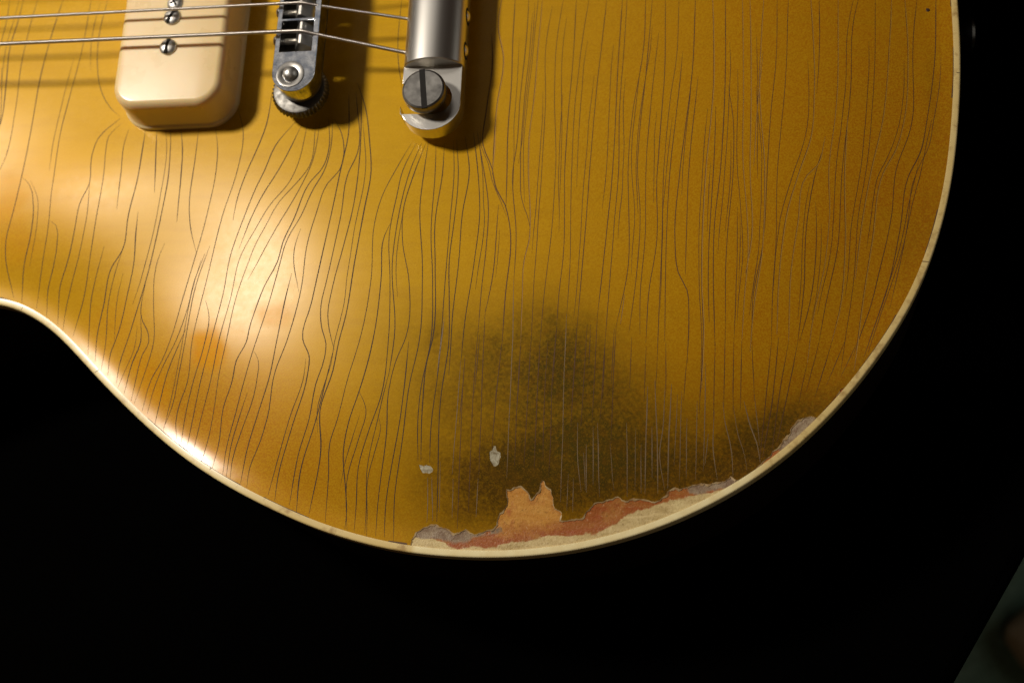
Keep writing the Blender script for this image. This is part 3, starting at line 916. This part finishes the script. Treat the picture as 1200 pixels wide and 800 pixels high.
def crack(px, w, kind):
    mb = ribbon(px, w, kind)
    if mb is None: return
    me = mesh_from('finish_crack', mb.v, mb.f)
    for p, k in zip(me.polygons, mb.mi): p.material_index = k
    mats = {'plain': [M['crack']], 'lip': [M['crack_soft'], M['crack_lip']], 'pale': [M['crack_pale']], 'soft': [M['crack_soft']]}[kind]
    o = link('finish_crack', me, mats, top)
for px in CR:
    mx = np.mean([p[0] for p in px])
    w = .00024 if mx < 420 else (.00021 if mx < 620 else .00018)
    crack(px, w*random.uniform(.75, 1.2), ('lip' if random.random() < .18 else 'soft') if mx > 560 else 'plain')
for px in CR_MID: crack(px, .00017, 'soft')
for px in CR_THRU: crack(px, .00016, random.choice(['soft', 'pale', 'soft']))
for px in CR_PALE: crack(px, .00024*random.uniform(.6, 1.2), 'pale')

# hairlines between the main cracks
for px in [q for q in CR if len(q) >= 3]:
    mx = np.mean([p[0] for p in px])
    if random.random() > (.62 if mx > 560 else .16): continue
    a = np.array(px, float); off = random.choice([-1, 1])*random.uniform(3.5, 8)
    q = catmull(a, 10); n = len(q); i0 = int(n*random.uniform(0, .3)); i1 = int(n*random.uniform(.6, 1))
    q = q[i0:i1]
    if len(q) < 6: continue
    q = q[::3] + np.column_stack([off + np.cumsum(rng.normal(0, .5, len(q[::3]))), np.zeros(len(q[::3]))])
    if len(q) >= 3: crack(q, .00013 if mx > 560 else .00015, 'soft' if mx > 560 else 'plain')

# grime in the seam between top and binding, nicks across the binding
def seam():
    n = len(OUT); mb = MB()
    IN2 = INN - NRM*(.00010 + .00022*np.abs(noise1(n, 1, 5)))[:, None]
    bx_, by_ = to_px(INN[:, 0], INN[:, 1], bil(GZ, INN[:, 0], INN[:, 1]))
    ok = ~((bx_ > 480) & (bx_ < 1000) & (by_ > 430)) & (noise1(n, 1, 9) > -.3)
    z1 = bil(GZ, INN[:, 0], INN[:, 1]) + .00003; z2 = bil(GZ, IN2[:, 0], IN2[:, 1]) + .00003
    v = [(*INN[i], z1[i]) for i in range(n)] + [(*IN2[i], z2[i]) for i in range(n)]
    f = [(i, (i+1) % n, n + (i+1) % n, n + i) for i in range(n) if ok[i] and ok[(i+1) % n]]
    link('seam_grime', mesh_from('seam_grime', v, f), M['grime'], bpy.data.objects['binding'])
    idx = [i for i in range(n) if -50 < bx_[i] < 1150 and -20 < by_[i] < 680]
    v, f = [], []
    for i in random.sample(idx, 6):
        a = INN[i]; b = OUT[i] - NRM[i]*.0003; w = random.uniform(.00006, .00016); tt = Tn[i]
        k = random.uniform(.3, 1); s0 = random.choice([0, 1-k]); p = a + (b-a)*s0; q = a + (b-a)*(s0+k) + tt*random.uniform(-.0004, .0004)
        z = float(bil(GZ, a[:1], a[1:])[0]) + .00006; o = len(v)
        v += [(*(p - tt*w), z), (*(p + tt*w), z), (*(q + tt*w*.4), z), (*(q - tt*w*.4), z)]; f.append((o, o+1, o+2, o+3))
    o = link('binding_nick', mesh_from('binding_nick', v, f), M['grime'], bpy.data.objects['binding']); o['kind'] = 'stuff'
seam()

# dark speck near the right edge, a light scratch
p = on_top([(1087, 12)])[0]
mb = MB(); mb.lathe([(.0006, -.0001), (.00055, .00006), (.0003, .00012)], p, 10); mb.build('speck', M['hole'], top)

# ------------------------------------------------------------------ pickup
def pickup(cx, name_label=None):
    t = bpy.data.objects.new('pickup', None); COL.objects.link(t); t.parent = root; t.location = (cx, 0, 0)
    hw, hl = .0174, .0446
    mb = MB(); rings = []
    H = .0122
    prof = [(.0003, -.0015), (.0003, .0003), (.00015, .0006), (-.0002, .0008), (-.0004, .0012), (-.0008, .0092)]
    R = .0021
    for a in range(1, 9):
        th = math.radians(90*a/8)
        prof.append((-.0008 - R*(1 - math.cos(th)), .0092 + (H - .0092)*math.sin(th)))
    for o, h in prof:
        rings.append([(x, y, h) for x, y in rrect(-hw - o, -hl - o, hw + o, hl + o,   .0084 + o, 12)])
    mb.loft(rings, True, True)
    mb.build('pickup_cover', M['cream'], t, angle=50)
    ys = [-.0252, -.0154, -.0052, .0052, .0154, .0252]
    for k, y in enumerate(ys):
        mb = MB(); r = .0026
        mb.lathe([(r*.96, -.001), (r, .0003), (r*.9, .0007), (r*.65, .00105), (r*.3, .00125), (r*.05, .0013)], (0, 0, 0), 24)
        a = math.radians(75 + [8, -14, 30, 4, -25, 12][k])
        ca, sa = math.cos(a), math.sin(a)
        o = mb.build('pole_screw', M['screw'], t, loc=(-.0006, y, H), angle=60)
        mb = MB()
        w, l = .00042, .0024
        q = [(-l, -w), (l, -w), (l, w), (-l, w)]
        q = [(x*ca - yy*sa - .0006, x*sa + yy*ca + y) for x, yy in q]
        prism_holes(mb, q, [], H + .0004, H + .00136)
        mb.build('screw_slot', M['slot'], t, smooth=False)
    for y in (-.0107, .0107):
        mb = MB(); r = .0024
        mb.lathe([(r, -.001), (r, .0002), (r*.85, .0007), (r*.5, .001), (r*.1, .0011)], (0, 0, 0), 24)
        mb.build('mounting_screw', M['screw'], t, loc=(-.0003, y, H))
        mb = MB()
        for a in (.5, .5 + math.pi/2):
            ca, sa = math.cos(a), math.sin(a)
            q = [(x*ca - yy*sa - .0003, x*sa + yy*ca + y) for x, yy in [(-.0013, -.0003), (.0013, -.0003), (.0013, .0003), (-.0013, .0003)]]
            prism_holes(mb, q, [], H + .0003, H + .00108 + a*.00002)
        mb.build('screw_slot', M['slot'], t, smooth=False)
    return t
pickup(-.0397)
pickup(-.137)

# ------------------------------------------------------------------ bridge
SY = [-.0245, -.0153, -.0052, .0052, .0153, .0245]
def bridge():
    t = bpy.data.objects.new('bridge', None); COL.objects.link(t); t.parent = root; t.location = (-.0006, 0, 0)
    zt, zb = .0150, .0082
    hw = .0064; ce = .0366
    outl = []
    for i in range(17):
        a = math.pi + math.pi*i/16
        outl.append((hw*math.cos(a)*.98, -ce + .0062*math.sin(a)))
    for i in range(17):
        a = math.pi*i/16
        outl.append((hw*math.cos(a)*.98, ce + .0062*math.sin(a)))
    holes = []
    ed = [-.0302, -.0200, -.0102, 0.0, .0102, .0200, .0302]
    for k in range(6):
        y0 = ed[k] + (.0004 if k else 0); y1 = ed[k+1] - (.0004 if k < 5 else 0)
        holes.append([(-.0049, y0), (.0046, y0), (.0046, y1), (-.0049, y1)])
    mb = MB(); prism_holes(mb, outl, holes, zb + .0012, zt)
    o = mb.build('bridge_body', M['chrome'], t, bevel=.00035, angle=40); weld(o)
    mb = MB(); sm = [(x*.985, y*.995) for x, y in outl]
    prism_holes(mb, sm, [[(.0004, ed[k] + .0007), (.0044, ed[k] + .0007), (.0044, ed[k+1] - .0007), (.0004, ed[k+1] - .0007)] for k in range(6)], zb, zb + .00118); o = mb.build('bridge_floor', M['cavity'], t, angle=40)
    for k, y in enumerate(SY):
        y = y - 0.0
        dx = [.0014, .0006, 0, .0008, 0, -.0008][k]
        # saddle: ridge block with a peaked top
        mb = MB(); hw2 = .0036 if k not in (0, 5) else .0036
        prof = [(-.0026, zb + .0014), (-.0026, zb + .0042), (-.0008, .0155), (.0002, .0157), (.0022, zb + .0050), (.0026, zb + .0014)]
        rings = [[(x + dx, y + s*hw2*.98, z) for x, z in prof] for s in (-1, 1)]
        mb.loft(rings); mb.build('saddle', M['nickel'], t, bevel=.0002)
        # adjustment screw with threads, head outside the rail
        mb = MB(); pr = []
        xs = np.arange(-.0066, dx - .002, .00022)
        for i, x in enumerate(xs): pr.append((.00085 + (.00016 if i % 2 else 0), x))
        mb.lathe(pr, (0, y, .0108), 14, 'x'); mb.build('saddle_screw', M['nickel'], t)
        mb = MB(); mb.lathe([(.0001, -.0082), (.0012, -.0080), (.0017, -.0074), (.0018, -.0066), (.0018, -.0062)], (0, y, .0112), 18, 'x')
        mb.build('screw_head', M['nickel'], t)
    for s in (-1, 1):
        y = s*.0374
        mb = MB(); mb.lathe([(.0022, zt - .0004), (.0022, zt + .0002), (.0019, zt + .0010), (.0013, zt + .0016), (.0005, zt + .0019), (.0001, zt + .00195)], (-.0008, y, 0), 24)
        mb.build('post_cap', M['screw'], t, angle=60)
        mb = MB(); mb.lathe([(.0040, zt - .0002), (.0040, zt + .00022), (.0034, zt + .0003), (.0024, zt + .00008)], (-.0008, y, 0), 28, cap=False)
        mb.build('post_washer', M['steel'], t)
        mb = MB(); mb.lathe([(.0028, -.004), (.0028, zb)], (-.0008, y, 0), 20); mb.build('bridge_post', M['nickel'], t)
        # knurled wheel
        mb = MB(); n = 84; rings = []
        for r, h in [(.0066, .0030), (.0076, .0034), (.0079, .0040), (.0079, .0060), (.0075, .0066), (.0068, .0069), (.0030, .0070)]:
            ring = []
            for i in range(n):
                a = 2*math.pi*i/n
                k = .00045*(1 if i % 2 else -1) if .0036 < h < .0064 else 0
                ring.append((-.0010 + (r + k)*math.cos(a), y + (r + k)*math.sin(a), h))
            rings.append(ring)
        mb.loft(rings); mb.build('thumb_wheel', M['wheel'], t, angle=30)
bridge()

# ------------------------------------------------------------------ tailpiece
def tailpiece():
    t = bpy.data.objects.new('tailpiece', None); COL.objects.link(t); t.parent = root; t.location = (.0379, 0, 0)
    x0, x1 = -.0085, .0086
    # domed bar, straight back face
    prof = [(x0 + .0010, .0040), (x0 + .0001, .0058), (x0, .0075)]
    for i in range(1, 15):
        a = math.pi - math.pi*i/15*.88
        prof.append((x0 + .0086 + .0086*math.cos(a)*1.0, .0078 + .0062*math.sin(a)**.9))
    prof += [(x1, .0098), (x1, .0040)]
    yb = .0338
    rings = []
    for yy, s in ((-yb, 1), (-yb + .0006, 1.0), (yb - .0006, 1), (yb, 1)):
        rings.append([(x, yy, z) for x, z in prof])
    mb = MB(); mb.loft(rings)
    mb.build('tailpiece_bar', M['nickel'], t, bevel=.0003, angle=40)
    for s in (-1, 1):
        # end lug: rounded plate with a slot open towards the bridge
        out = [(x0 + .0002, -.0331), (x1 - .0001, -.0331), (x1 - .0001, -.0452)]
        for i in range(15):
            a = math.radians(0 - 180*i/14)
            out.append((.0000 + .0085*math.cos(a)*1.0, -.0458 + .0076*math.sin(a)))
        out += [(x0 + .0001, -.0484)]
        # slot
        for i in range(13):
            a = math.radians(-90 + 180*i/12)
            out.append((.0012 + .0048*math.cos(a), -.0437 + .0048*math.sin(a)))
        out += [(x0 + .0002, -.0389)]
        pl = [(x, y*(-s)) if s == 1 else (x, y) for x, y in out]
        if s == 1: pl = pl[::-1]
        mb = MB(); prism_holes(mb, pl, [], .0040, .0094)
        o = mb.build('end_lug', M['nickel'], t, bevel=.00035, angle=30); weld(o)
        # stud with a slotted head
        y = s*.0437
        st = bpy.data.objects.new('stud', None)
        mb = MB(); hz = .0150
        mb.lathe([(.0040, -.004), (.0040, .0094), (.0043, .0098), (.0043, .0112), (.0058, .0116), (.0061, .0121), (.0061, hz - .0008), (.0059, hz - .0003), (.0054, hz)], (-.0008, y, 0), 40)
        mb.build('stud', M['steel'], t, angle=30, bevel=0)
        a = math.radians(97); ca, sa = math.cos(a), math.sin(a)
        q = [(xx*ca - yy*sa - .0008, xx*sa + yy*ca + y) for xx, yy in [(-.00595, -.0008), (.00595, -.0008), (.00595, .0008), (-.00595, .0008)]]
        mb = MB(); prism_holes(mb, q, [], hz - .002, hz + .00004); mb.build('stud_slot', M['slot'], t, smooth=False)
    for y in TY:
        mb = MB(); mb.lathe([(.0026, x1 - .002), (.0026, x1 + .00005), (.0021, x1 + .00006)], (0, y, .0072), 18, 'x'); mb.build('string_hole', M['slot'], t)
        mb = MB(); mb.lathe([(.0001, x1 + .0009), (.0012, x1 + .0007), (.0018, x1 + .0002), (.0018, x1 - .001)], (0, y, .0072), 16, 'x'); mb.build('ball_end', M['nickel'], t)
TY = [-.0282, -.0173, -.0060, .0060, .0173, .0282]
tailpiece()

# ------------------------------------------------------------------ strings
RAD = [.00058, .00046, .00034, .00023, .00019, .00015]
dxs = [.0014, .0006, 0, .0008, 0, -.0008]
def mat_wound():
    t = NT('wound_string')
    w = t.n('TexWave', wave_type='BANDS', bands_direction='X'); w.inputs['Scale'].default_value = 700
    t.l(t.oc, w.inputs['Vector'])
    t.bump(w.outputs['Fac'], .6, .0001)
    return t.p(Base_Color=(.60, .54, .48), Metallic=1.0, Roughness=.36)
M['wound'] = mat_wound()
for k in range(6):
    r = RAD[k]
    xb = dxs[k] - .0006
    za = .0157 + r
    Yn = SY[k]*.69
    P = []
    for u in np.linspace(0, 1, 30):
        x = -.26 + (xb + .26)*u
        yl = SY[k] + (Yn - SY[k])*(xb - x)/.628
        P.append((x, yl, za + (x - xb)*.0055))
    for u in np.linspace(.06, 1, 16):
        P.append((xb + (.0300 - xb)*u, SY[k] + (TY[k] - SY[k])*u, za - .0003*min(1, u*8) + (.0078 - za)*u))
    mb = MB(); mb.tube(P, r, 10)
    mb.build('guitar_string', M['wound'] if k < 3 else M['string'], root, angle=60)

# ------------------------------------------------------------------ fretboard end (beyond the frame), strap button
mb = MB(); mb.loft([[(-.172, -.028, -.001), (-.172, .028, -.001), (-.172, .028, .0085), (-.172, -.028, .0085)], [(-.42, -.026, .0), (-.42, .026, .0), (-.42, .026, .0085), (-.42, -.026, .0085)]])
mb.build('fretboard', mat_simple('rosewood', (.05, .02, .012), .5), root, bevel=.0005)
bx = float(OUT[np.argmin(np.abs(OUT[:, 1] + .009) + (OUT[:, 0] < 0)*9), 0])
mb = MB(); mb.lathe([(.0056, -.0006), (.0056, .0005), (.0034, .0016), (.0028, .0030), (.0032, .0040), (.0050, .0052), (.0055, .0060), (.0051, .0068), (.0040, .0071), (.0003, .0071)], (bx, -.009, -.031), 32, 'x')
mb.build('strap_button', mat_simple('black_nickel', (.10, .095, .085), .3, 1.0), root, angle=40)
